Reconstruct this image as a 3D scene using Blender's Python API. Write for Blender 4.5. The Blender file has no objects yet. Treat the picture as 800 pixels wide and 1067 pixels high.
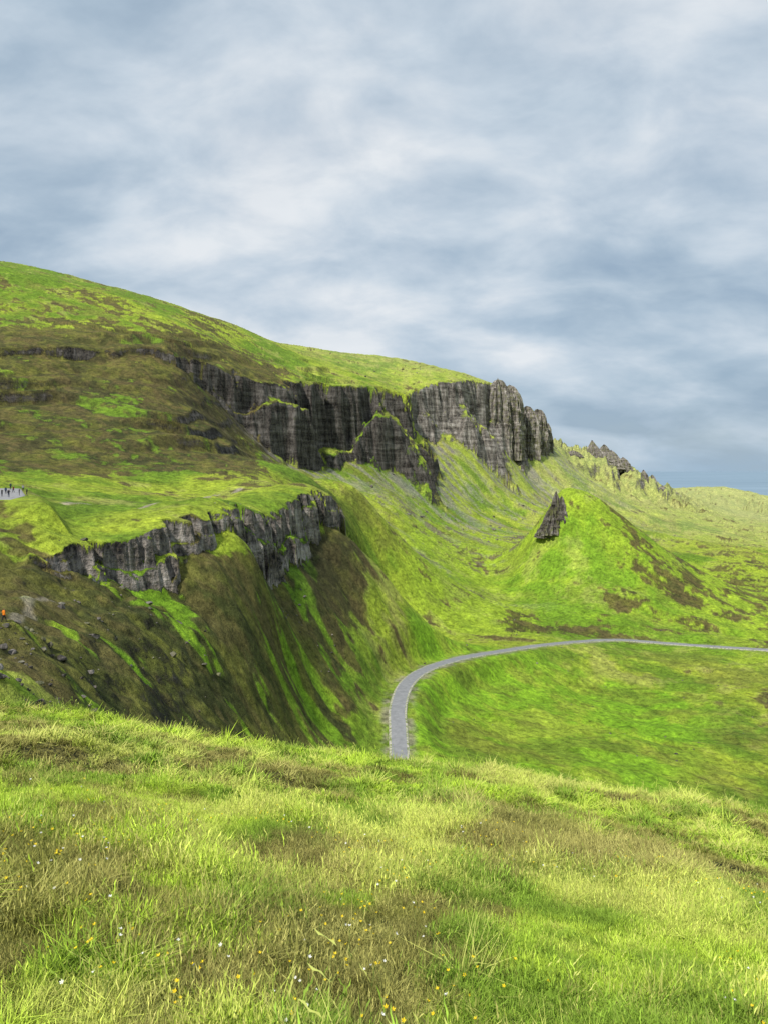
import bpy, math, numpy as np
from mathutils import Vector
rng=np.random.default_rng(11)
scene=bpy.context.scene
FL=770.0
def S(a,b,d):
    """survey reading from the viewpoint -> metres east, north, up"""
    return ((a-400)/FL*d, d, (490-b)/FL*d)
def ss(a,b,x):
    t=np.clip((x-a)/(b-a),0,1); return t*t*(3-2*t)
# ---------------------------------------------------------------- noise
def _h(ix,iy,s):
    h=(ix*374761393+iy*668265263+s*1442695041)&0xFFFFFFFF
    h=((h^(h>>13))*1274126177)&0xFFFFFFFF
    return (h^(h>>16)).astype(np.float64)/4294967296.0
def vn(x,y,s=0):
    fx=np.floor(x);fy=np.floor(y);ix=fx.astype(np.int64);iy=fy.astype(np.int64)
    u=x-fx;v=y-fy;u=u*u*u*(u*(u*6-15)+10);v=v*v*v*(v*(v*6-15)+10)
    a=_h(ix,iy,s);b=_h(ix+1,iy,s);c=_h(ix,iy+1,s);d=_h(ix+1,iy+1,s)
    return ((a+(b-a)*u)*(1-v)+(c+(d-c)*u)*v)*2-1
def fbm(x,y,o=4,s=0,g=.5):
    t=0;a=1;n=0
    for i in range(o):
        t=t+a*vn(x,y,s+i*17);n+=a;a*=g
        x,y=(x*.8-y*.6)*2.03+3.1,(x*.6+y*.8)*2.03+7.7
    return t/n
# ---------------------------------------------------------------- thin plate surfaces
class TPS:
    def __init__(s,pts,lam=2e-4):
        A=np.array([S(*p) for p in pts],float);r=np.hypot(A[:,0],A[:,1])
        s.P=np.stack([np.log(r),np.arctan2(A[:,0],A[:,1])],1);v=A[:,2]/r;n=len(v)
        K=s.k(((s.P[:,None]-s.P[None])**2).sum(2))+np.eye(n)*lam
        Q=np.c_[np.ones(n),s.P];M=np.zeros((n+3,n+3));M[:n,:n]=K;M[:n,n:]=Q;M[n:,:n]=Q.T
        s.w=np.linalg.solve(M,np.r_[v,0,0,0])
    @staticmethod
    def k(d2): return np.where(d2>1e-12,d2*np.log(np.maximum(d2,1e-12)),0)
    def __call__(s,r,az):
        lr=np.log(r);out=np.empty(r.size);n=len(s.P);lr=lr.ravel();az=az.ravel()
        for i in range(0,r.size,100000):
            a=lr[i:i+100000].astype(np.float32);b=az[i:i+100000].astype(np.float32)
            d2=(a[:,None]-s.P[None,:,0].astype(np.float32))**2+(b[:,None]-s.P[None,:,1].astype(np.float32))**2
            out[i:i+100000]=(d2*np.log(d2+1e-9))@s.w[:n].astype(np.float32)+s.w[n]+a*s.w[n+1]+b*s.w[n+2]
        return out.reshape(r.shape)
top=[(170,362,520),(200,374,535),(240,388,560),(290,396,600),(330,399,650),(380,403,710),(428,413,770),(424,408,850),(450,396,900),(475,395,930),(510,399,1000),(535,410,1060),(541,425,1090),(562,430,1140),(573,452,1180)]
Upts=top+[(0,285,650),(60,294,670),(120,305,690),(180,320,720),(240,340,770),(300,362,860),(325,372,900),(380,377,950),(440,384,1000),(490,391,1060),
 (300,380,720),(200,347,620),(100,340,570),(0,328,560),(380,390,810),(0,364,455),(50,366,470),(100,371,485),(0,430,370),(100,420,420),(140,366,505),
 (0,300,1000),(200,345,1100),(325,388,1300),(440,400,1400),(520,415,1350),(0,340,2000),(300,410,2200),(600,480,1500),(500,440,2200),
 (-150,255,620),(-150,330,480),(-150,300,1000),(580,470,1300)]
base=[(180,380,512),(220,412,538),(260,450,558),(300,480,580),(350,500,612),(380,482,680),(400,486,712),(430,488,738),(446,464,850),(485,463,905),(520,464,980),(548,461,1055),(578,462,1175)]
shared=base+[(0,480,290),(0,430,370),(0,374,450),(50,378,465),(100,500,280),(100,460,350),(100,420,420),(100,383,478),(0,505,200),(-150,500,200),(-150,430,330),(-150,370,430),
 (300,470,900),(100,385,700),(450,460,1100),(550,458,1300),(0,375,700),
 (610,477,1250),(640,485,1300),(665,497,1350),(700,514,1450),(715,519,1520),(745,509,2100),(770,510,2100),(800,525,2000),(860,535,1900),(720,523,1800),(620,510,1700),(670,525,1700),
 (600,520,2600),(500,520,2600),(400,500,2600),(700,528,2600),(800,536,2600),(900,545,2600),(745,522,2400),(640,520,2000),
 (200,480,350),(200,450,400),(200,425,460),(250,490,420),(250,465,500),(300,505,420),(300,495,520),(340,508,560),
 (400,520,600),(400,560,480),(400,600,400),(400,650,330),(450,540,650),(480,485,850),(500,530,800),(550,500,1000),(470,600,480),(530,560,650),(450,570,540),(450,520,720),(460,640,400),
 (620,510,1050),(600,490,1150),(620,540,850),(680,530,1100),(740,540,1300),(560,532,850),(520,500,930),(700,560,850),(800,570,800),(800,545,1200),(800,535,1600),(800,600,600),(700,600,585),(800,640,450),(900,600,600),(900,640,450),
 (582,517,520),(600,519,515),(640,548,500),(690,592,480),(735,630,455),(556,560,523),(530,592,530),(535,625,470),(600,562,495),(600,607,465),(620,642,430),(560,650,415),(590,548,620),(650,575,600),(590,555,720),(545,568,620),
 (500,720,268),(560,740,258),(600,720,300),(500,780,208),(600,800,200),(700,760,255),(800,720,300),(800,800,222),(700,700,330),(800,690,345),(450,740,225),(460,790,190),(900,700,350),(900,800,230),
 (600,840,172),(800,870,178),(0,523,156),(-20,560,136),(-10,600,115),(-100,535,150),(-100,600,110),(372,513,430)]
roadc=[(430,850,150),(416,800,180),(416,783,190),(415,760,201),(415,735,216),(424,712,237),(445,697,258),(480,686,285),(520,679,312),(560,673,342),(600,669,370),(645,667,388),(700,671,388),(760,675,378),(830,679,370),(920,684,372)]
shared+=roadc[1:]
Mpts=shared+[(50,582,134),(100,571,148),(150,560,158),(180,546,167),(205,537,178),(250,531,200),(300,522,248),(350,519,290),(50,558,144),(50,538,158),(100,548,165),(100,526,200),(200,525,225),(200,512,290),(150,516,245),(250,516,275),(300,511,330),(340,512,380),
 (200,585,150),(300,565,210),(100,600,130),(350,552,255)]
Lpts=shared+[(20,600,120),(60,628,121),(130,630,140),(185,632,156),(215,602,164),(250,582,184),(265,582,190),(310,600,226),(352,564,270),(200,592,240),(300,568,320),(60,590,165),(100,590,200),(150,598,200),(250,562,250),
 (362,566,305),(364,622,255),(352,682,220),(380,742,202),(300,642,208),(300,700,186),(300,760,160),(250,624,170),(250,682,156),(250,742,142),(200,664,143),(200,704,132),(200,754,116),(150,664,126),(150,704,116),(100,664,112),(100,712,95),(50,646,106),(50,692,85),(0,650,92),(0,700,62),(-100,640,90),(-100,700,60),
 (0,900,33),(200,1000,60),(400,1150,75),(400,950,110),(600,1000,110),(800,1100,100)]
TU,TM,TL=TPS(Upts),TPS(Mpts),TPS(Lpts)
def plan(l): return [((p[0]-400)/FL*p[-1],p[-1]) for p in l]
polyU=[(-3000,400)]+plan([(-200,430),(0,462),(100,492)])+plan([(p[0],p[2]) for p in top])+plan([(588,1300),(600,1700),(600,3000)])+[(-3000,3000)]
polyM=[(-3000,120)]+plan([(-100,130),(0,132),(50,134),(100,148),(150,158),(180,167),(205,178),(250,200),(300,248),(350,290),(358,308),(364,360),(370,450),(380,600),(380,2500)])+[(-3000,2500)]
def sdist(x,y,poly):
    d=np.full(x.shape,1e12);ins=np.zeros(x.shape,bool);n=len(poly)
    for i in range(n):
        ax,ay=poly[i];bx,by=poly[(i+1)%n];ex,ey=bx-ax,by-ay
        t=np.clip(((x-ax)*ex+(y-ay)*ey)/(ex*ex+ey*ey),0,1)
        d=np.minimum(d,(x-ax-t*ex)**2+(y-ay-t*ey)**2)
        if ay!=by: ins^=((ay>y)!=(by>y))&(x<(bx-ax)*(y-ay)/(by-ay)+ax)
    d=np.sqrt(d); return np.where(ins,-d,d)     # + outside
# foreground brow
bpx=[0,100,200,300,400,500,560,640,720,800,900];bpy_=[724,732,755,769,783,793,803,818,824,840,855]
def Fsurf(x,y):
    yy=np.maximum(y,0.5);p=np.clip(400+FL*x/yy,-60,900)
    s=(np.interp(p,bpx,bpy_)-490)/FL-.050
    z=-1.9-s*np.maximum(y,0)-.02*np.maximum(y-28,0)**2
    f=ss(2,12,np.hypot(x,y))
    return z+f*(.42*fbm(x/9,y/9,3,5)+.30*fbm(x/2.6,y/2.6,3,9))
# road centre line, densified
def catmull(P,n=10):
    P=np.array(P);P=np.vstack([2*P[0]-P[1],P,2*P[-1]-P[-2]]);o=[]
    for i in range(1,len(P)-2):
        for t in np.arange(n)/n:
            a,b,c,d=P[i-1:i+3];o.append(.5*((2*b)+(c-a)*t+(2*a-5*b+4*c-d)*t*t+(3*b-a-3*c+d)*t**3))
    o.append(P[-2]);return np.array(o)
R=catmull([S(*p) for p in roadc])
for _ in range(6): R[1:-1,2]=(R[:-2,2]+R[1:-1,2]*2+R[2:,2])/4
def nearline(x,y,L):
    d=np.full(x.shape,1e12);zz=np.zeros(x.shape)
    for i in range(len(L)-1):
        ax,ay,az=L[i];bx,by,bz=L[i+1];ex,ey=bx-ax,by-ay
        t=np.clip(((x-ax)*ex+(y-ay)*ey)/(ex*ex+ey*ey+1e-9),0,1)
        q=(x-ax-t*ex)**2+(y-ay-t*ey)**2;m=q<d
        d=np.where(m,q,d);zz=np.where(m,az+t*(bz-az),zz)
    return np.sqrt(d),zz
CP=np.array([S(-30,521.5,156),S(34,522.5,156),S(24,509,192),S(-40,508,192)])
def height(x,y,detail=True):
    r=np.maximum(np.hypot(x,y),.3);az=np.clip(np.arctan2(x,y),-.64,.64);rc=np.clip(r,30,2600)
    U=TU(rc,az)*r;M=TM(rc,az)*r;L=TL(rc,az)*r-np.maximum(45-r,0)*.6
    d1=sdist(x,y,polyU);d2=sdist(x,y,polyM)
    al=.58*x+.81*y;dn=.81*x-.58*y
    g1=g2=0
    if detail:
        f1=ss(-400,-100,-abs(d1))
        d1=d1+f1*(10*fbm(x/60,y/60,2,31)+9*(abs(fbm(x/24,y/24,2,33))*2-.5)+3.4*fbm(x/7,y/7,3,35))
        f2=ss(-60,-20,-abs(d2))
        d2=d2+f2*(2.2*fbm(x/18,y/18,2,41)+2.6*(abs(fbm(x/6,y/6,2,43))*2-.4)+1.1*fbm(x/2.0,y/2.0,3,45))
        g1=ss(.15,.6,vn(al/38,dn/200,36));g2=.5*ss(.15,.6,vn(al/11+.4,dn/60,46))*ss(270,200,y)
    H2=M-L;w2=(.24*np.clip(H2,0,40)+1.0)*(1+1.3*g2)+np.maximum(y-305,0)*.35
    t2=d2/w2;led=.35 if not detail else np.clip(.45+.4*vn(x/9,y/9,51),.1,.85)
    st=lambda t,l:(1-l)*ss(0,.36,t)+l*ss(.58,1,t)
    z=L+H2*(1-st(t2,led))
    H1=U-z;w1=(.34*np.clip(H1,0,200)+2)*(1+.7*g1);t1=d1/w1
    led1=.3 if not detail else np.clip(.35+.5*vn(x/40,y/40,53),.05,.8)
    z=z+H1*(1-st(t1,led1))
    if detail:
        tm=ss(.02,-.12,az)*ss(-2,12,z)*ss(210,260,r)*(1-ss(95,130,z))
        hh=13.0;zz=z+12*fbm(x/60,y/60,3,61);q=zz/hh;fr=q-np.floor(q)
        z=z+tm*(.15+.65*ss(-.3,.5,vn(x/50,y/50,62)))*(hh*(np.floor(q)+ss(.58,.92,fr))-zz+hh*.2)
        fl=np.clip((r-45)/60,0,1);fb=np.clip(r/900,.15,1.6)
        z=z+fl*(fb*7*fbm(x/150,y/150,3,71)*ss(120,350,r)*(1-.6*ss(1000,1500,r))+1.2*fbm(x/32,y/32,3,73)+1.0*fbm(x/8,y/8,4,75))
        z=z+fl*ss(2,-15,z)*ss(1.1,1.6,t1)*(1.8*ss(200,500,r)*vn(al/16+.4*vn(dn/40,al/40,3),dn/110,77)+.8*vn(al/5,dn/40,78))
        z=z+.9*fl*ss(200,150,r)*ss(-2,2,t2)*(abs(fbm(x/9,y/9,4,81))*3-.6)
        z=z+ss(1180,1280,r)*ss(.19,.24,az)*ss(.44,.36,az)*ss(1700,1500,r)*(abs(fbm(x/24,y/60,4,80))*48-7)
        z=z+ss(1700,1850,r)*ss(.36,.42,az)*ss(2300,2150,r)*(fbm(x/60,y/90,4,82)*26)
        z=z+1.6*fb*ss(-.05,.1,t1)*(1-ss(.9,1.05,t1))*ss(4,14,H1)*fbm(x/5,y/5,3,79)*2
    F=Fsurf(x,y);h=np.clip(.5+.5*(F-z)/1.6,0,1);z=z*(1-h)+F*h+1.6*h*(1-h)*.5
    z=z*(1-ss(2500,4500,r))-330*ss(2500,4500,r)
    rd=np.full(x.shape,99.)
    m=(x>-40)&(x<330)&(y>140)&(y<420)
    if m.any():
        d,rz=nearline(x[m],y[m],R);rd[m]=d;k=1-ss(4.2,13,d);z[m]=z[m]*(1-k)+(rz-.15)*k
    dc=np.maximum(abs(x+80.5+(y-156)*.6)-7.5,abs(y-174)-18.5);kc=1-ss(0,7,dc)
    zc=np.interp(y,[150,156,192,200],[CP[0,2]-.3,CP[0,2],CP[2,2],CP[2,2]+.2])
    z=z*(1-kc)+zc*kc
    return z,dict(t1=t1,t2=t2,H1=H1,H2=H2,F=h,rd=rd,r=r,az=az,kc=kc,g1=g1,g2=g2)
# ---------------------------------------------------------------- colours
C=lambda *a:np.array(a)
lime=C(.32,.405,.038);green=C(.145,.245,.022);olive=C(.21,.205,.045);straw=C(.40,.38,.13);heath=C(.048,.041,.021);brown=C(.13,.09,.042)
vivid=C(.205,.40,.020);haze_pale=C(.40,.41,.18);scree=C(.28,.265,.245);dirt=C(.36,.32,.25)
def mx(a,b,t): return a+(b-a)*t[...,None]
def neargrass(x,y):
    n1=fbm(x/5.5,y/5.5,3,101);n2=fbm(x/1.2,y/1.2,3,103);n3=fbm(x/.4,y/.4,2,105)
    c=mx(green*.85*np.ones(x.shape+(3,)),C(.27,.385,.03)*1.0,ss(-.3,.3,n2+.7*n3+.10))
    st=ss(.0,.45,n1*.8+n2*.7+n3*.5+.10*ss(6,14,y)-.14*ss(9,4,y));c=mx(c,straw*.92,st*.5)
    br=ss(.08,.30,fbm(x/2.8+9,y/2.8,4,107)+.45*n3+.08*ss(6,11,y)-.24*ss(8,4.5,y)-.03*ss(22,32,y));c=mx(c,brown*.8,br*.75)
    return c,st,br
pathA=np.array([S(*p) for p in [(40,527,178),(75,527,188),(110,526,196),(150,527,198),(180,519,225),(215,517,245),(250,510,290)]])
pathB=np.array([S(*p) for p in [(-30,655,92),(10,650,94),(30,640,104),(30,625,112),(55,612,120)]])
def colour(x,y,z,I):
    r,az=I['r'],I['az'];px=400+FL*x/np.maximum(y,1)
    n1=fbm(x/55,y/55,4,111);n2=fbm(x/14,y/14,4,113);n3=fbm(x/3.5,y/3.5,4,115)
    al=.58*x+.81*y;dn=.81*x-.58*y
    sk=fbm(al/7+.6*n2,dn/45,3,117);sl=fbm((.25*x+.97*y)/4.5+.5*n2,(.97*x-.25*y)/22,3,118)
    one=np.ones(x.shape+(3,))
    c=mx(green*one,lime,ss(-.4,.22,n1+.5*n2+.3*sk+.18*ss(380,440,px)))
    c=mx(c,olive,ss(.05,.5,fbm(x/30,y/30,4,119)+.35*n3)*.55)
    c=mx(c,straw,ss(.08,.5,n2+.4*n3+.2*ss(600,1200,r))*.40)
    c=mx(c,haze_pale,ss(700,1500,r)*.7)  # distance haze painted into the ground colour, paler further out
    bowl=ss(415,440,px)*ss(345,315,r)*ss(150,190,r)*ss(760,680,px+30*n1)
    c=mx(c,mx(vivid*one,lime,ss(-.15,.35,n2+.4*n3)*.7),bowl*.85)
    c=mx(c,vivid*1.05,ss(400,440,px)*ss(345,420,r)*ss(800,560,r)*.3)
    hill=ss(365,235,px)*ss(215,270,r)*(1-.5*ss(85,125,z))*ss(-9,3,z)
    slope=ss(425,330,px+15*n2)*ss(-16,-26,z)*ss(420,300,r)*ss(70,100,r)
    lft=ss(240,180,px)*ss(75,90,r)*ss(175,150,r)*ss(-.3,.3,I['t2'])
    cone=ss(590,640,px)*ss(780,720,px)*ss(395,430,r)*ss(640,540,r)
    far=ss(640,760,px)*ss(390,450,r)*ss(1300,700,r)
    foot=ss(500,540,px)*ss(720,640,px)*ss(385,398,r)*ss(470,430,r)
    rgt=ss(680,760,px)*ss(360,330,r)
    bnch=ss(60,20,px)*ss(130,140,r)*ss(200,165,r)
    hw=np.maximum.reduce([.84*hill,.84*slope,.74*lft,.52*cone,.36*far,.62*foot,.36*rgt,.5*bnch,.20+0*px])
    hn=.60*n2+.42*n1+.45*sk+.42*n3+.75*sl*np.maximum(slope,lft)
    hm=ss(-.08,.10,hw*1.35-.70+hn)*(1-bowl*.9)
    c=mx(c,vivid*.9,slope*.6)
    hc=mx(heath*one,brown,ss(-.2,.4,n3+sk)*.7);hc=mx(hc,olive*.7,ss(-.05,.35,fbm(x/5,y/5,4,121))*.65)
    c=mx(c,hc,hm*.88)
    c=mx(c,olive*.7,bowl*ss(.05,.35,fbm(x/22+5,y/9,4,123))*.45)
    t1=I['t1'];sc=ss(.95,1.05,t1)*ss(2.6,1.3,t1)*ss(12,40,I['H1'])*ss(-.1,.35,sk*1.1+n2*.5+.12);c=mx(c,scree*.9,sc*.6)
    sc2=ss(1,1.1,t1)*ss(8,2.5,t1)*ss(12,40,I['H1'])*ss(.1,.35,sk+n3*.4);c=mx(c,scree*.9,sc2*.4)
    rk1=ss(.0,.05,t1+.05*n3)*ss(1.04,.95,t1+.15*n3)*ss(8,18,I['H1'])
    t2=I['t2'];rk2=ss(.0,.06,t2+.05*n3)*ss(1.12,.95,t2+.15*n3)*ss(2.5,5,I['H2'])*ss(345,320,y)
    rock=np.maximum(rk1,rk2)*(1-I['F'])
    for P,w,am in((pathA,1.7,.85),(pathB,.6,.6)):
        m=(abs(x-P[:,0].mean())<60)&(abs(y-P[:,1].mean())<90)
        if m.any():
            d,_=nearline(x[m],y[m],P);k=ss(w+.5,w*.5,d+.7*n3[m]);c[m]=mx(c[m],dirt,k*am);rock[m]*=1-k
    k=ss(5.5,2.9,I['rd']+n3*1.2);c=mx(c,mx(dirt*.8*one,green,ss(-.2,.3,n3)),k*.75);rock=rock*(1-ss(8,5,I['rd']))
    g,_,_=neargrass(x,y);F=I['F'];c=mx(c,g*.8,F*ss(60,40,r))
    rb=np.where(rk2>rk1,1.40,.62+.85*ss(800,880,y)*ss(400,440,px))  # far cliff factor raised: its stronger lighting is painted into the rock tone
    return c,np.clip(rock,0,1),rb
# ---------------------------------------------------------------- terrain sheet
azs=np.concatenate([np.radians(np.linspace(-100,-34,50))[:-1],np.radians(np.linspace(-34,34,1150)),np.radians(np.linspace(34,100,50))[1:]])
NC=len(azs);rs=np.exp(np.linspace(math.log(.5),math.log(5200),460))
ca=azs[::4] if NC%4==1 else np.append(azs[::4],azs[-1])
Rg,Ag=np.meshgrid(rs,ca,indexing='ij')
z,_=height((Rg*np.sin(Ag)).ravel(),(Rg*np.cos(Ag)).ravel(),False);z=z.reshape(Rg.shape)
q=z/np.maximum(Rg,5);dq=np.abs(np.diff(q,axis=0));dl=np.diff(np.log(rs))[:,None]
cost=dq+.045*dl+.10*dl*((rs[1:,None]>120)&(rs[1:,None]<1500))
cum=np.vstack([np.zeros((1,len(ca))),np.cumsum(cost,0)])
kk=np.exp(-np.linspace(-2,2,9)**2);kk/=kk.sum()
cp=np.pad(cum/cum[-1],((0,0),(4,4)),mode='edge');cum=sum(kk[i]*cp[:,i:i+len(ca)] for i in range(9))
NR=1300;tt=np.linspace(0,1,NR);RR=np.empty((NR,len(ca)))
for j in range(len(ca)): RR[:,j]=np.exp(np.interp(tt,cum[:,j],np.log(rs)))
rad=np.empty((NR,NC))
for i in range(NR): rad[i]=np.interp(azs,ca,RR[i])
X=(rad*np.sin(azs)).ravel();Y=(rad*np.cos(azs)).ravel()
Z,I=height(X,Y);colr,rock,rb=colour(X,Y,Z,I)
def grid_mesh(name,V,nr,nc):
    me=bpy.data.meshes.new(name);me.vertices.add(nr*nc);me.vertices.foreach_set('co',V.astype(np.float32).ravel())
    i=np.arange(nr-1)[:,None]*nc+np.arange(nc-1)[None];q=np.stack([i,i+1,i+nc+1,i+nc],-1).reshape(-1).astype(np.int32)
    nf=(nr-1)*(nc-1);me.loops.add(nf*4);me.loops.foreach_set('vertex_index',q);me.polygons.add(nf)
    me.polygons.foreach_set('loop_start',np.arange(nf,dtype=np.int32)*4);me.update(calc_edges=True);me.shade_smooth();return me
def obj(name,me,mat=None,parent=None):
    o=bpy.data.objects.new(name,me);scene.collection.objects.link(o)
    if mat: me.materials.append(mat)
    if parent:o.parent=parent
    return o
Zg=Z.reshape(NR,NC);Xg=X.reshape(NR,NC);Yg=Y.reshape(NR,NC)
P=np.stack([Xg,Yg,Zg],-1);du=np.gradient(P,axis=1);dv=np.gradient(P,axis=0);N=np.cross(du,dv);nz=(N[...,2]/np.maximum(np.linalg.norm(N,axis=-1),1e-9)).ravel()
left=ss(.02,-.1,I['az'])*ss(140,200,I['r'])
steep=ss(.68,.50,nz+.14*fbm(X/4,Y/4,3,131))*left*ss(-25,-5,Z)
ridge=ss(.90,.72,nz)*ss(.17,.2,I['az'])*ss(.45,.38,I['az'])*ss(1150,1200,I['r'])*.8
fr_=ss(.78,.62,nz)*ss(-.2,-.3,I['az'])*ss(165,150,I['r'])*ss(60,80,I['r'])*(1-I['F'])*(1-I['kc'])*.8
rock=np.maximum.reduce([rock*ss(.93,.75,nz),steep*(1-I['F'])*.8,ridge,fr_])
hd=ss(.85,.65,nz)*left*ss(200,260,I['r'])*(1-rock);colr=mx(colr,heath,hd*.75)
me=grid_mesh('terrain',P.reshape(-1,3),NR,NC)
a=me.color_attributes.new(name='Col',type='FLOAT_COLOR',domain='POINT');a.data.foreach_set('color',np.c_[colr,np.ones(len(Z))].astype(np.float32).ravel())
a=me.attributes.new('rock','FLOAT','POINT');a.data.foreach_set('value',rock.astype(np.float32))
a=me.attributes.new('rockb','FLOAT','POINT');a.data.foreach_set('value',rb.astype(np.float32))
# ---------------------------------------------------------------- material helpers
def newmat(n):
    m=bpy.data.materials.new(n);m.use_nodes=True;nt=m.node_tree;nt.nodes.clear()
    o=nt.nodes.new('ShaderNodeOutputMaterial');b=nt.nodes.new('ShaderNodeBsdfPrincipled');nt.links.new(b.outputs[0],o.inputs[0])
    b.inputs['Roughness'].default_value=.9;b.inputs['Specular IOR Level'].default_value=.15
    return m,nt,b
def N_(nt,t,**k):
    n=nt.nodes.new(t)
    for a,b in k.items():
        if a in n.inputs.keys(): n.inputs[a].default_value=b
        else: setattr(n,a,b)
    return n
def mathn(nt,op,a,b=None,c=None):
    n=nt.nodes.new('ShaderNodeMath');n.operation=op
    for i,v in enumerate((a,b,c)):
        if v is None: continue
        if isinstance(v,(int,float)): n.inputs[i].default_value=v
        else: nt.links.new(v,n.inputs[i])
    return n.outputs[0]
def mrange(nt,v,a,b,c,d):
    n=nt.nodes.new('ShaderNodeMapRange');nt.links.new(v,n.inputs[0])
    for i,w in enumerate((a,b,c,d)): n.inputs[i+1].default_value=w
    return n.outputs[0]
def mixc(nt,f,a,b,mode='MIX'):
    n=nt.nodes.new('ShaderNodeMix');n.data_type='RGBA';n.blend_type=mode
    for s,v in ((n.inputs[0],f),(n.inputs[6],a),(n.inputs[7],b)):
        if isinstance(v,(int,float)): s.default_value=v
        elif isinstance(v,tuple): s.default_value=v
        else: nt.links.new(v,s)
    return n.outputs[2]
def noise(nt,co,scale,detail=5,rough=.6,dist=0.):
    n=N_(nt,'ShaderNodeTexNoise',Scale=scale,Detail=detail,Roughness=rough,Distortion=dist);nt.links.new(co,n.inputs['Vector']);return n.outputs[0]
def mapping(nt,co,sc,rot=(0,0,0)):
    n=nt.nodes.new('ShaderNodeMapping');n.inputs['Scale'].default_value=sc;n.inputs['Rotation'].default_value=rot;nt.links.new(co,n.inputs[0]);return n.outputs[0]
def ramp(nt,v,st):
    n=nt.nodes.new('ShaderNodeValToRGB');nt.links.new(v,n.inputs[0]);e=n.color_ramp.elements
    while len(e)<len(st): e.new(.5)
    for x,(p,c) in zip(e,st): x.position=p;x.color=(*c,1)
    return n.outputs[0]
def rockcol(nt,co,k=1.0):
    a=noise(nt,mapping(nt,co,(.30*k,.30*k,.055*k)),1,5,.7)
    b=noise(nt,mapping(nt,co,(.03*k,.03*k,.26*k)),1,4,.65)
    d=noise(nt,co,.9*k,4,.7)
    h=mathn(nt,'ADD',mathn(nt,'MULTIPLY',a,.42),mathn(nt,'ADD',mathn(nt,'MULTIPLY',b,.33),mathn(nt,'MULTIPLY',d,.25)))
    c=ramp(nt,h,[(.41,(.016,.015,.016)),(.47,(.075,.069,.064)),(.53,(.18,.166,.152)),(.61,(.38,.355,.33))])
    pt=mrange(nt,d,.45,.65,0,.5)
    return mixc(nt,pt,c,(.15,.12,.085,1)),h
# terrain material
mt,nt,b=newmat('hill_grass_heather_rock')
geo=N_(nt,'ShaderNodeNewGeometry');pos=geo.outputs['Position']
col=N_(nt,'ShaderNodeAttribute',attribute_name='Col').outputs['Color'];rk=N_(nt,'ShaderNodeAttribute',attribute_name='rock').outputs['Fac'];rbn=N_(nt,'ShaderNodeAttribute',attribute_name='rockb').outputs['Fac']
n1=noise(nt,pos,.50,5,.82);n3=noise(nt,pos,.12,5,.74)
m1=mathn(nt,'MULTIPLY',mrange(nt,n1,.3,.7,.30,1.70),mrange(nt,n3,.3,.7,.66,1.36))
gc=mixc(nt,1.0,col,m1,'MULTIPLY')
gc=mixc(nt,mrange(nt,n3,.5,.72,0,.3),gc,mixc(nt,1.0,gc,(1.25,1.05,.7,1),'MULTIPLY'))
rc,rh=rockcol(nt,pos);rc=mixc(nt,1.0,rc,rbn,'MULTIPLY')
nrm=N_(nt,'ShaderNodeSeparateXYZ');nt.links.new(geo.outputs['Normal'],nrm.inputs[0])
lg=mrange(nt,mathn(nt,'ADD',nrm.outputs[2],mathn(nt,'MULTIPLY',n1,.6)),.76,.96,1,.0)
rf=mathn(nt,'MULTIPLY',mrange(nt,mathn(nt,'ADD',rk,mathn(nt,'MULTIPLY',mathn(nt,'SUBTRACT',n1,.5),1.1)),.38,.58,0,1),lg)
nt.links.new(mixc(nt,rf,gc,rc),b.inputs['Base Color'])
hh=mathn(nt,'ADD',mathn(nt,'MULTIPLY',n1,mathn(nt,'SUBTRACT',1.0,rf)),mathn(nt,'MULTIPLY',mathn(nt,'MULTIPLY',rh,rf),3.4))
bp=N_(nt,'ShaderNodeBump',Strength=.9,Distance=1.8);nt.links.new(hh,bp.inputs['Height']);nt.links.new(bp.outputs[0],b.inputs['Normal'])
terrain=obj('terrain',me,mt)
def rockmat(n,br):
    m,nt,b=newmat(n);pos=N_(nt,'ShaderNodeNewGeometry').outputs['Position']
    c,h=rockcol(nt,pos,1.3);c=mixc(nt,1.0,c,(br,br,br,1),'MULTIPLY');nt.links.new(mixc(nt,mrange(nt,noise(nt,pos,.25,5,.6),.5,.62,0,.6),c,(.16,.17,.06,1)),b.inputs['Base Color']);bp=N_(nt,'ShaderNodeBump',Strength=.8,Distance=1.2);nt.links.new(h,bp.inputs['Height']);nt.links.new(bp.outputs[0],b.inputs['Normal']);return m
mr=rockmat('basalt_rock',.9);mr2=rockmat('brighter_rock',1.4)  # same rock shader twice, the second with a brighter tone
ma,nt,b=newmat('asphalt');pos=N_(nt,'ShaderNodeNewGeometry').outputs['Position']
nt.links.new(ramp(nt,noise(nt,pos,.6,5,.7),[(.3,(.18,.185,.195)),(.7,(.28,.285,.295))]),b.inputs['Base Color']);b.inputs['Roughness'].default_value=.7
mv,nt,b=newmat('gravel_verge');pos=N_(nt,'ShaderNodeNewGeometry').outputs['Position']
nt.links.new(ramp(nt,noise(nt,pos,1.2,5,.7),[(.4,(.16,.2,.06)),(.55,(.42,.40,.34))]),b.inputs['Base Color'])
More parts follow.
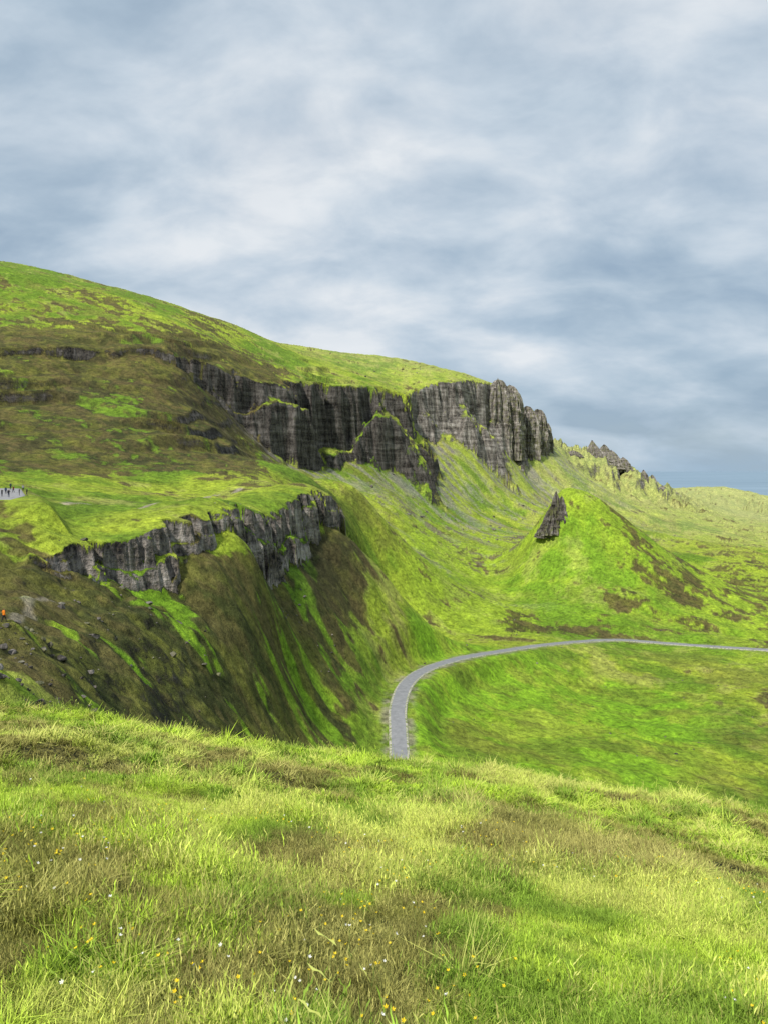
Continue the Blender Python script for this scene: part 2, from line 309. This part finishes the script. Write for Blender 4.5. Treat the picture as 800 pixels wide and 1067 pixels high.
# ---------------------------------------------------------------- road ribbon
def ribbon(name,L,prof,mats,midx,parent=None):
    T=np.gradient(L[:,:2],axis=0);T/=np.linalg.norm(T,axis=1)[:,None];Nn=np.c_[T[:,1],-T[:,0]]
    V=np.array([[ (L[i,0]+Nn[i,0]*o,L[i,1]+Nn[i,1]*o,L[i,2]+h) for o,h in prof] for i in range(len(L))])
    n=len(prof);me=grid_mesh(name,V.reshape(-1,3),len(L),n)
    for m in mats: me.materials.append(m)
    me.polygons.foreach_set('material_index',np.tile(np.array(midx,dtype=np.int32),len(L)-1));me.shade_flat()
    return obj(name,me,None,parent)
ribbon('road',R,[(-3.0,-.7),(-2.5,.06),(-2.0,.12),(2.0,.12),(2.5,.06),(3.0,-.7)],[ma,mv],[1,1,0,1,1])
# ---------------------------------------------------------------- car park
u=np.linspace(0,1,20);V=np.array([[ (CP[0]*(1-a)+CP[1]*a)*(1-b_)+(CP[3]*(1-a)+CP[2]*a)*b_+np.array([0,0,.12]) for a in u] for b_ in u])
e=np.array([[max(0,(abs(a-.5)*2-.9))+max(0,(abs(b_-.5)*2-.9)) for a in u] for b_ in u]);V[...,2]-=e*6
mg,nt,b=newmat('pale_gravel');pos=N_(nt,'ShaderNodeNewGeometry').outputs['Position']
nt.links.new(ramp(nt,noise(nt,pos,1.1,5,.7),[(.3,(.20,.20,.20)),(.7,(.32,.32,.33))]),b.inputs['Base Color'])
obj('car_park',grid_mesh('car_park',V.reshape(-1,3),20,20),mg)
# ---------------------------------------------------------------- pinnacles
def spire(cx,cy,z0,hgt,rx,ry,lean,seed,p=1.5):
    nt_,nh=96,60;th=np.linspace(0,2*np.pi,nt_);hs=np.linspace(0,1,nh)
    T,Hh=np.meshgrid(th,hs);ct,st=np.cos(T),np.sin(T)
    w=(1-Hh**p)**(.75 if p<3 else .45)+.02;n=fbm(ct*2.2+seed,st*2.2+Hh*.7,4,seed)*.45+(abs(fbm(ct*5+seed,st*5+Hh*1.2,3,seed+3))-.25)*.5+.14*fbm(ct*3,Hh*14+st*3,3,seed+5)
    w=w*(1+n);w[-1]*=0
    zq=Hh+(.10*fbm(ct*3+seed,st*3,3,seed+9)+.05*fbm(ct*9,st*9,2,seed+8))*ss(.4,1,Hh)
    V=np.stack([cx+ct*rx*w+lean*Hh,cy+st*ry*w,z0+zq*hgt],-1);return V
def crag(name,L,mat):
    vs=[];fs=[];k=0
    for a in L:
        V=spire(*a);nr,nc=V.shape[:2];i=(np.arange(nr-1)[:,None]*nc+np.arange(nc-1)[None]).ravel()+k
        fs+=np.stack([i,i+1,i+nc+1,i+nc],1).tolist();vs.append(V.reshape(-1,3));k+=nr*nc
    me=bpy.data.meshes.new(name);me.from_pydata(np.vstack(vs).tolist(),[],fs);me.update();return obj(name,me,mat)
def at(px,py,d,h,rx,ry,lean,seed,p=1.5):
    x,y,z=S(px,py,d);return (x,y,z,h,rx,ry,lean,seed,p)
crag('rock_pinnacle',[at(619,486,1245,42,16,14,-4,3,1.3),at(628,486,1250,35,17,14,2,5,1.5),at(638,489,1255,31,17,14,-2,7),at(648,492,1262,24,16,14,0,8),at(608,485,1240,17,16,12,0,9),at(656,496,1270,15,14,14,0,10),at(670,504,1330,24,12,10,0,12,1.2),at(679,509,1345,24,11,9,0,15,1.2),at(690,514,1360,14,12,10,0,16,1.3),at(702,518,1400,12,12,10,0,19,1.3),at(596,477,1220,12,16,12,0,17)],mr2)
crag('rock_outcrop',[at(577,554,511,26,5.5,9,1.5,21,1.6),at(571,557,508,20,6,8,3,22,1.5),at(583,548,514,20,6,9,1,23,1.6),at(566,560,510,12,5,7,2,24,1.4)],mr)
crag('rock_stack',[at(518,480,1000,104,15,18,0,30,7),at(531,480,1015,96,16,18,0,31,7),at(548,480,1050,73,14,18,0,33,6),at(560,480,1075,71,12,18,0,35,6),at(569,480,1100,52,9,12,0,36,4)],mr2)
# ---------------------------------------------------------------- boulders
def boulders(name,spots):
    import bmesh
    bm=bmesh.new();bmesh.ops.create_icosphere(bm,subdivisions=3,radius=1);B=np.array([v.co[:] for v in bm.verts]);Fc=np.array([[v.index for v in f.verts] for f in bm.faces]);bm.free()
    vs=[];fs=[]
    sx=np.array([s[0] for s in spots]);sy=np.array([s[1] for s in spots]);sz,_=height(sx,sy)
    for k,(x,y,s) in enumerate(spots):
        D=B.copy()
        for _ in range(8):
            n=rng.normal(size=3);n/=np.linalg.norm(n);o=rng.uniform(.35,.75);dd=D@n-o;D-=np.outer(np.maximum(dd,0),n)
        D=D*rng.uniform(.6,1.4,3)*s;D[:,2]*=.7;a=rng.uniform(0,6.28);c_,s_=np.cos(a),np.sin(a);D=D@np.array([[c_,-s_,0],[s_,c_,0],[0,0,1]])
        vs.append(D+np.array([x,y,sz[k]+s*.1]));fs.append(Fc+k*len(B))
    me=bpy.data.meshes.new(name);me.from_pydata(np.vstack(vs).tolist(),[],np.vstack(fs).tolist());me.update();return obj(name,me,mr)
sp=[]
def scat(n,x0,x1,d0,d1,s0,s1):
    for _ in range(n):
        d=rng.uniform(d0,d1);sp.append(((rng.uniform(x0,x1)-400)/FL*d,d,s0+(s1-s0)*rng.random()**3))
scat(110,-20,110,60,100,.15,.8);scat(60,60,230,110,150,.2,.9);scat(40,250,350,200,225,.3,.8);scat(15,100,330,180,320,.2,.5);scat(180,380,560,600,980,.5,2.6);scat(60,430,800,200,480,.3,.7)
boulders('boulders',sp)
# ---------------------------------------------------------------- grass
def tuft(name,nb,h,w,spread,seed,seedhead=False,curve=.5):
    g=np.random.default_rng(seed);vs=[];fs=[];ts=[]
    for i in range(nb):
        a=g.uniform(0,6.283);rr=spread*g.random()**.6;bx,by=rr*math.cos(a),rr*math.sin(a)
        d=a+g.normal(0,1.1);L=h*g.uniform(.4,1.15);c=curve*g.uniform(.2,1.6);ww=w*g.uniform(.6,1.3)
        dx,dy=math.cos(d),math.sin(d);px_,py_=-dy,dx;k=len(vs)
        for t in (0,.45):
            o=c*L*t*t+.2*L*t;zz=L*(t-.4*c*t*t);q=ww*(1-.45*t)/2
            vs+=[(bx+dx*o-px_*q,by+dy*o-py_*q,zz-.02),(bx+dx*o+px_*q,by+dy*o+py_*q,zz-.02)];ts+=[t,t]
        o=c*L+.2*L;zz=L*(1-.4*c);vs.append((bx+dx*o,by+dy*o,zz-.02));ts.append(1)
        fs+=[(k,k+1,k+3,k+2),(k+2,k+3,k+4)]
        if seedhead and i%4==0:
            for j in range(3):
                k=len(vs);t=j*.025;s_=.007
                ex,ey=bx+dx*o,by+dy*o;zz2=zz-.05+t
                e=g.uniform(0,6.28);vs+=[(ex,ey,zz2),(ex+math.cos(e)*s_,ey+math.sin(e)*s_,zz2+.016),(ex,ey,zz2+.04)];ts+=[1.2]*3;fs.append((k,k+1,k+2))
    me=bpy.data.meshes.new(name);me.from_pydata(vs,[],fs);at_=me.attributes.new('t','FLOAT','POINT');at_.data.foreach_set('value',np.array(ts,dtype=np.float32));me.materials.append(mgr)
    o=bpy.data.objects.new(name,me);gcoll.objects.link(o)
mgr=bpy.data.materials.new('grass_blades');mgr.use_nodes=True;nt=mgr.node_tree;nt.nodes.clear()
out=nt.nodes.new('ShaderNodeOutputMaterial');df=nt.nodes.new('ShaderNodeBsdfDiffuse')
gc=N_(nt,'ShaderNodeAttribute',attribute_name='gcol',attribute_type='INSTANCER').outputs['Color'];t=N_(nt,'ShaderNodeAttribute',attribute_name='t').outputs['Fac']
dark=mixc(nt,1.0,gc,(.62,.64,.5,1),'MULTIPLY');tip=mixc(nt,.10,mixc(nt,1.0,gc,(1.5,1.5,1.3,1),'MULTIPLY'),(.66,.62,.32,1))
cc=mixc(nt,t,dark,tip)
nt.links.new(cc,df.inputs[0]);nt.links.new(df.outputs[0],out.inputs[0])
gcoll=bpy.data.collections.new('grass_tufts')
tuft('t0',60,.07,.005,.12,1);tuft('t1',50,.11,.005,.11,2,True,.8);tuft('t2',50,.22,.005,.08,3,True,1.0);tuft('t3',50,.085,.015,.19,4);tuft('t4',40,.13,.015,.15,5,True,.8);tuft('t5',40,.24,.014,.12,6,True,1.0)
def pts(n,r0,r1,pw):
    r_=(r0**pw+(r1**pw-r0**pw)*rng.random(n))**(1/pw);a=rng.uniform(-.60,.60,n);return r_*np.sin(a),r_*np.cos(a),r_
xa,ya,ra=pts(28000,2.5,13,1.6);xb,yb,rb_=pts(34000,12,44,1.6)
gx,gy,gr=np.r_[xa,xb],np.r_[ya,yb],np.r_[ra,rb_];gz,_=height(gx,gy)
gcl,st,br=neargrass(gx,gy);gcl=gcl*rng.uniform(.62,1.38,(len(gx),1))*1.28
rnd=rng.random(len(gx));hasS=fbm(gx/.9,gy/.9,3,141)
tall=ss(.1,.35,hasS)
idx=np.where(rnd<.75-.3*st-.25*tall,0,np.where(rnd<.985-.08*st-.15*tall,1,2));far=gr>12.5;idx=idx+3*far
strawy=rng.random(len(gx))<.05+.10*st+.22*(idx%3==2);gcl[strawy]=gcl[strawy]*.4+straw*.75
scl=rng.uniform(.65,1.35,len(gx))*(1+.45*ss(14,40,gr))*(1-.2*br)*(.75+.7*ss(-.3,.5,hasS))
tilt=rng.normal(0,.28,(len(gx),2));rot=np.c_[tilt[:,0],tilt[:,1]+.05,rng.uniform(0,6.28,len(gx))]
def scatter(name,xyz,rot,scl,idx,colr,coll):
    me=bpy.data.meshes.new(name);me.vertices.add(len(xyz));me.vertices.foreach_set('co',xyz.astype(np.float32).ravel())
    def A(n,t,k,v): a=me.attributes.new(n,t,'POINT');a.data.foreach_set(k,v.ravel())
    A('rot','FLOAT_VECTOR','vector',rot.astype(np.float32));A('scl','FLOAT','value',scl.astype(np.float32));A('idx','INT','value',idx.astype(np.int32));A('gcol','FLOAT_COLOR','color',np.c_[colr,np.ones(len(colr))].astype(np.float32))
    o=obj(name,me);ng=bpy.data.node_groups.new(name,'GeometryNodeTree')
    ng.interface.new_socket('Geometry',in_out='INPUT',socket_type='NodeSocketGeometry');ng.interface.new_socket('Geometry',in_out='OUTPUT',socket_type='NodeSocketGeometry')
    gi=ng.nodes.new('NodeGroupInput');go=ng.nodes.new('NodeGroupOutput');ip=ng.nodes.new('GeometryNodeInstanceOnPoints');ci=ng.nodes.new('GeometryNodeCollectionInfo')
    ci.inputs['Collection'].default_value=coll;ci.inputs['Separate Children'].default_value=True;ci.inputs['Reset Children'].default_value=True;ip.inputs['Pick Instance'].default_value=True
    def NA(n,t,s):
        a=ng.nodes.new('GeometryNodeInputNamedAttribute');a.data_type=t;a.inputs['Name'].default_value=n;ng.links.new(next(q for q in a.outputs if q.enabled and q.name=='Attribute'),ip.inputs[s])
    NA('rot','FLOAT_VECTOR','Rotation');NA('scl','FLOAT','Scale');NA('idx','INT','Instance Index')
    ng.links.new(gi.outputs[0],ip.inputs['Points']);ng.links.new(ci.outputs[0],ip.inputs['Instance']);ng.links.new(ip.outputs[0],go.inputs[0])
    mod=o.modifiers.new('scatter','NODES');mod.node_group=ng;return o
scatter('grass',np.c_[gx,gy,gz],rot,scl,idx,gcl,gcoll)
# ---------------------------------------------------------------- wild flowers
fc=bpy.data.collections.new('flower_heads')
def fmat(n,c):
    m,nt,b=newmat(n);b.inputs['Base Color'].default_value=(*c,1);b.inputs['Roughness'].default_value=.5;return m
fy,fw,fg=fmat('yellow_petal',(.8,.6,.02)),fmat('white_petal',(.8,.8,.75)),fmat('flower_stem',(.1,.18,.03))
for k,m in enumerate((fy,fw)):
    vs=[(0,0,.17)];fs=[]
    for i in range(5):
        a=i*1.2566;b0=len(vs);vs+=[(math.cos(a-.45)*.008,math.sin(a-.45)*.008,.176),(math.cos(a)*.012,math.sin(a)*.012,.180),(math.cos(a+.45)*.008,math.sin(a+.45)*.008,.176)];fs.append((0,b0,b0+1,b0+2))
    b0=len(vs);vs+=[(-.0012,0,0),(.0012,0,0),(.0012,0,.17),(-.0012,0,.17)];fs.append((b0,b0+1,b0+2,b0+3))
    me=bpy.data.meshes.new('f%d'%k);me.from_pydata(vs,[],fs);me.materials.append(m);me.materials.append(fg);me.polygons[-1].material_index=1;o=bpy.data.objects.new('f%d'%k,me);fc.objects.link(o)
n=520;fx,fyy,fr=pts(n*3,4,11,1.4);keep=fbm(fx/1.5,fyy/1.5,2,151)>.10;fx,fyy=fx[keep][:n],fyy[keep][:n];fz,_=height(fx,fyy);n=len(fx)
scatter('wildflowers',np.c_[fx,fyy,fz+.03],np.c_[rng.normal(0,.35,(n,2)),rng.uniform(0,6,n)],rng.uniform(.9,1.3,n),(rng.random(n)<.25).astype(int),np.ones((n,3)),fc)
# ---------------------------------------------------------------- people
def person(loc,head,jacket,trousers,hair,pose,h=1.74):
    k=h/1.74;J={'pelvis':(0,0,.95),'chest':(0,0,1.28),'neck':(0,0,1.47),'head':(0,.01,1.60),'crown':(0,.01,1.69),'nose':(0,.085,1.60)}
    rad_={'pelvis':.15,'chest':.165,'neck':.06,'head':.098,'crown':.07,'nose':.018}
    E=[('pelvis','chest'),('chest','neck'),('neck','head'),('head','crown'),('head','nose')]
    for s,sg in(('l',-1),('r',1)):
        st=pose.get('step',0)*sg;arm=pose.get(s,'down')
        J.update({s+'hip':(sg*.09,0,.88),s+'knee':(sg*.10,.05+st*.5,.50),s+'ank':(sg*.11,st,.09),s+'toe':(sg*.13,st+.17,.035),s+'sh':(sg*.18,0,1.41)})
        J.update({'down':{s+'el':(sg*.25,-.02,1.12),s+'wr':(sg*.25,.06,.88),s+'hand':(sg*.24,.09,.79)},'up':{s+'el':(sg*.27,.15,1.22),s+'wr':(sg*.10,.27,1.45),s+'hand':(sg*.06,.30,1.53)},'hip':{s+'el':(sg*.36,-.05,1.18),s+'wr':(sg*.20,.06,1.02),s+'hand':(sg*.15,.08,.98)}}[arm])
        rad_.update({s+'hip':.105,s+'knee':.065,s+'ank':.045,s+'toe':.035,s+'sh':.075,s+'el':.048,s+'wr':.034,s+'hand':.038})
        E+=[('pelvis',s+'hip'),(s+'hip',s+'knee'),(s+'knee',s+'ank'),(s+'ank',s+'toe'),('chest',s+'sh'),(s+'sh',s+'el'),(s+'el',s+'wr'),(s+'wr',s+'hand')]
    nm=list(J);me=bpy.data.meshes.new('p');me.from_pydata([tuple(c*k for c in J[n]) for n in nm],[(nm.index(a),nm.index(b)) for a,b in E],[])
    o=obj('person',me);o.modifiers.new('s','SKIN');sv=me.skin_vertices[0].data
    for i,n in enumerate(nm): sv[i].radius=(rad_[n]*k*(1.15 if n in('pelvis','chest') else 1),rad_[n]*k*(.75 if n in('pelvis','chest') else 1));sv[i].use_root=(n=='pelvis')
    o.modifiers.new('d','SUBSURF').levels=2;o.modifiers['d'].render_levels=2
    dg=bpy.context.evaluated_depsgraph_get();nm_=bpy.data.meshes.new_from_object(o.evaluated_get(dg));o.modifiers.clear();o.data=nm_
    nm_.materials.clear()
    for c in (trousers,jacket,(.45,.28,.2),hair,(.04,.035,.03)): nm_.materials.append(fmat('cloth',c))
    hands=[Vector(J[s+'hand'])*k for s in 'lr']
    for p in nm_.polygons:
        c=p.center;zc=c.z/k;i=0
        if zc<.08:i=4
        elif zc>1.645 or (zc>1.5 and c.y<-.01):i=3
        elif zc>1.49:i=2
        elif zc>.9:i=1
        if min((c-q).length for q in hands)<.065*k:i=2
        p.material_index=i
    nm_.shade_smooth();o.location=loc;o.rotation_euler=(0,0,head)
dk=(.02,.022,.03);ppl=[(2,165,dk,dk,0,{'l':'up','r':'up'}),(6,172,(.03,.05,.12),dk,.6,{}),(9,163,dk,(.05,.06,.1),-2.2,{'l':'hip'}),(14,176,(.12,.02,.02),dk,2.6,{'step':.2}),(20,168,dk,dk,-1.2,{'r':'up'}),(24,180,(.25,.25,.26),dk,.2,{}),(28,166,dk,(.08,.07,.06),1.7,{'step':.22}),(11,186,(.02,.05,.04),dk,3,{})]
for px_,d,j,t_,hd,ps in ppl:
    x=(px_-400)/FL*d;zc=float(np.interp(d,[156,192],[CP[0,2],CP[2,2]]))+.12;person((x,d,zc),hd,j,t_,(.03,.02,.012),ps,rng.uniform(1.62,1.84))
x,y=(4-400)/FL*88,88.;zz,_=height(np.array([x]),np.array([y]));person((x,y,float(zz[0])+.02),-.6,(.75,.22,.02),dk,(.1,.05,.02),{'step':.25,'l':'hip'},1.7)
# ---------------------------------------------------------------- sea
mw,nt,b=newmat('sea_water');pos=N_(nt,'ShaderNodeNewGeometry').outputs['Position']
nt.links.new(ramp(nt,noise(nt,mapping(nt,pos,(.0002,.0006,1)),1,5,.6),[(.35,(.14,.22,.29)),(.65,(.20,.29,.37))]),b.inputs['Base Color']);b.inputs['Roughness'].default_value=.5;b.inputs['Specular IOR Level'].default_value=.5
me=bpy.data.meshes.new('sea');me.from_pydata([(-120000,-1000,-265),(120000,-1000,-265),(120000,150000,-265),(-120000,150000,-265)],[],[(0,1,2,3)]);obj('sea',me,mw)
# ---------------------------------------------------------------- light
SE,SA=math.radians(48),math.radians(215)   # elevation, compass bearing of the sun (from +Y clockwise)
sd=Vector((math.sin(SA)*math.cos(SE),math.cos(SA)*math.cos(SE),math.sin(SE)))
l=bpy.data.lights.new('sun','SUN');l.energy=4.6;l.angle=math.radians(3);l.color=(1,.95,.87);lo=bpy.data.objects.new('sun',l);scene.collection.objects.link(lo);lo.rotation_euler=sd.to_track_quat('Z','Y').to_euler()
w=bpy.data.worlds.new('World');scene.world=w;w.use_nodes=True;nt=w.node_tree;nt.nodes.clear()
out=nt.nodes.new('ShaderNodeOutputWorld');bg1=N_(nt,'ShaderNodeBackground',Strength=.1);bg2=N_(nt,'ShaderNodeBackground',Strength=1.0);mxs=nt.nodes.new('ShaderNodeMixShader')
sky=nt.nodes.new('ShaderNodeTexSky');sky.sky_type='NISHITA';sky.sun_disc=False;sky.sun_elevation=SE;sky.sun_rotation=SA;nt.links.new(sky.outputs[0],bg1.inputs[0])
gen=nt.nodes.new('ShaderNodeTexCoord').outputs['Generated'];sx=nt.nodes.new('ShaderNodeSeparateXYZ');nt.links.new(gen,sx.inputs[0])
zz=mathn(nt,'ADD',mathn(nt,'MAXIMUM',sx.outputs[2],0.0),.42)
cb=nt.nodes.new('ShaderNodeCombineXYZ');nt.links.new(mathn(nt,'DIVIDE',sx.outputs[0],zz),cb.inputs[0]);nt.links.new(mathn(nt,'DIVIDE',sx.outputs[1],zz),cb.inputs[1])
uv=cb.outputs[0]
a=noise(nt,mapping(nt,uv,(1.5,2.3,1),(0,0,.35)),1,5,.5,.2);c=noise(nt,mapping(nt,uv,(4.4,6.2,1),(0,0,.5)),1,6,.55,.25)
def blob(d,lo_,hi):
    v=Vector(d).normalized();n=N_(nt,'ShaderNodeVectorMath',operation='DOT_PRODUCT');nt.links.new(gen,n.inputs[0]);n.inputs[1].default_value=v
    m=nt.nodes.new('ShaderNodeMapRange');m.interpolation_type='SMOOTHSTEP';nt.links.new(n.outputs['Value'],m.inputs[0]);m.inputs[1].default_value=math.cos(math.radians(hi));m.inputs[2].default_value=math.cos(math.radians(lo_));return m.outputs[0]
def dr(px_,py_): return ((px_-400)/FL,1,(490-py_)/FL)
h=mathn(nt,'ADD',mathn(nt,'MULTIPLY',a,.66),mathn(nt,'MULTIPLY',c,.34))
for d,lo_,hi,am in((dr(740,390),1,15,-.08),(dr(560,190),1,9,-.045),(dr(340,355),1,7,.06),(dr(700,60),2,18,.05),(dr(320,80),2,14,.04),(dr(540,350),1,6,.05),(dr(350,190),1,6,-.03)):
    h=mathn(nt,'ADD',h,mathn(nt,'MULTIPLY',blob(d,lo_,hi),am))
cl=ramp(nt,h,[(.36,(.33,.44,.56)),(.44,(.44,.55,.66)),(.52,(.59,.68,.77)),(.62,(.80,.84,.88))])
hz=mrange(nt,sx.outputs[2],-.005,.045,1,0);cl=mixc(nt,mathn(nt,'MULTIPLY',hz,.8),cl,(.36,.50,.64,1))
nt.links.new(cl,bg2.inputs[0]);nt.links.new(mrange(nt,c,.3,.6,.82,.97),mxs.inputs[0]);nt.links.new(bg1.outputs[0],mxs.inputs[1]);nt.links.new(bg2.outputs[0],mxs.inputs[2]);nt.links.new(mxs.outputs[0],out.inputs[0])
# ---------------------------------------------------------------- camera
cam=bpy.data.cameras.new('camera');co=bpy.data.objects.new('camera',cam);scene.collection.objects.link(co);scene.camera=co
co.location=(0,0,0);co.rotation_euler=(math.radians(90),0,0);cam.sensor_fit='HORIZONTAL';cam.sensor_width=36;cam.lens=FL/800*36;cam.shift_y=-43.5/800;cam.clip_start=.1;cam.clip_end=300000
scene.view_settings.view_transform='Standard';scene.view_settings.look='None';scene.view_settings.exposure=0
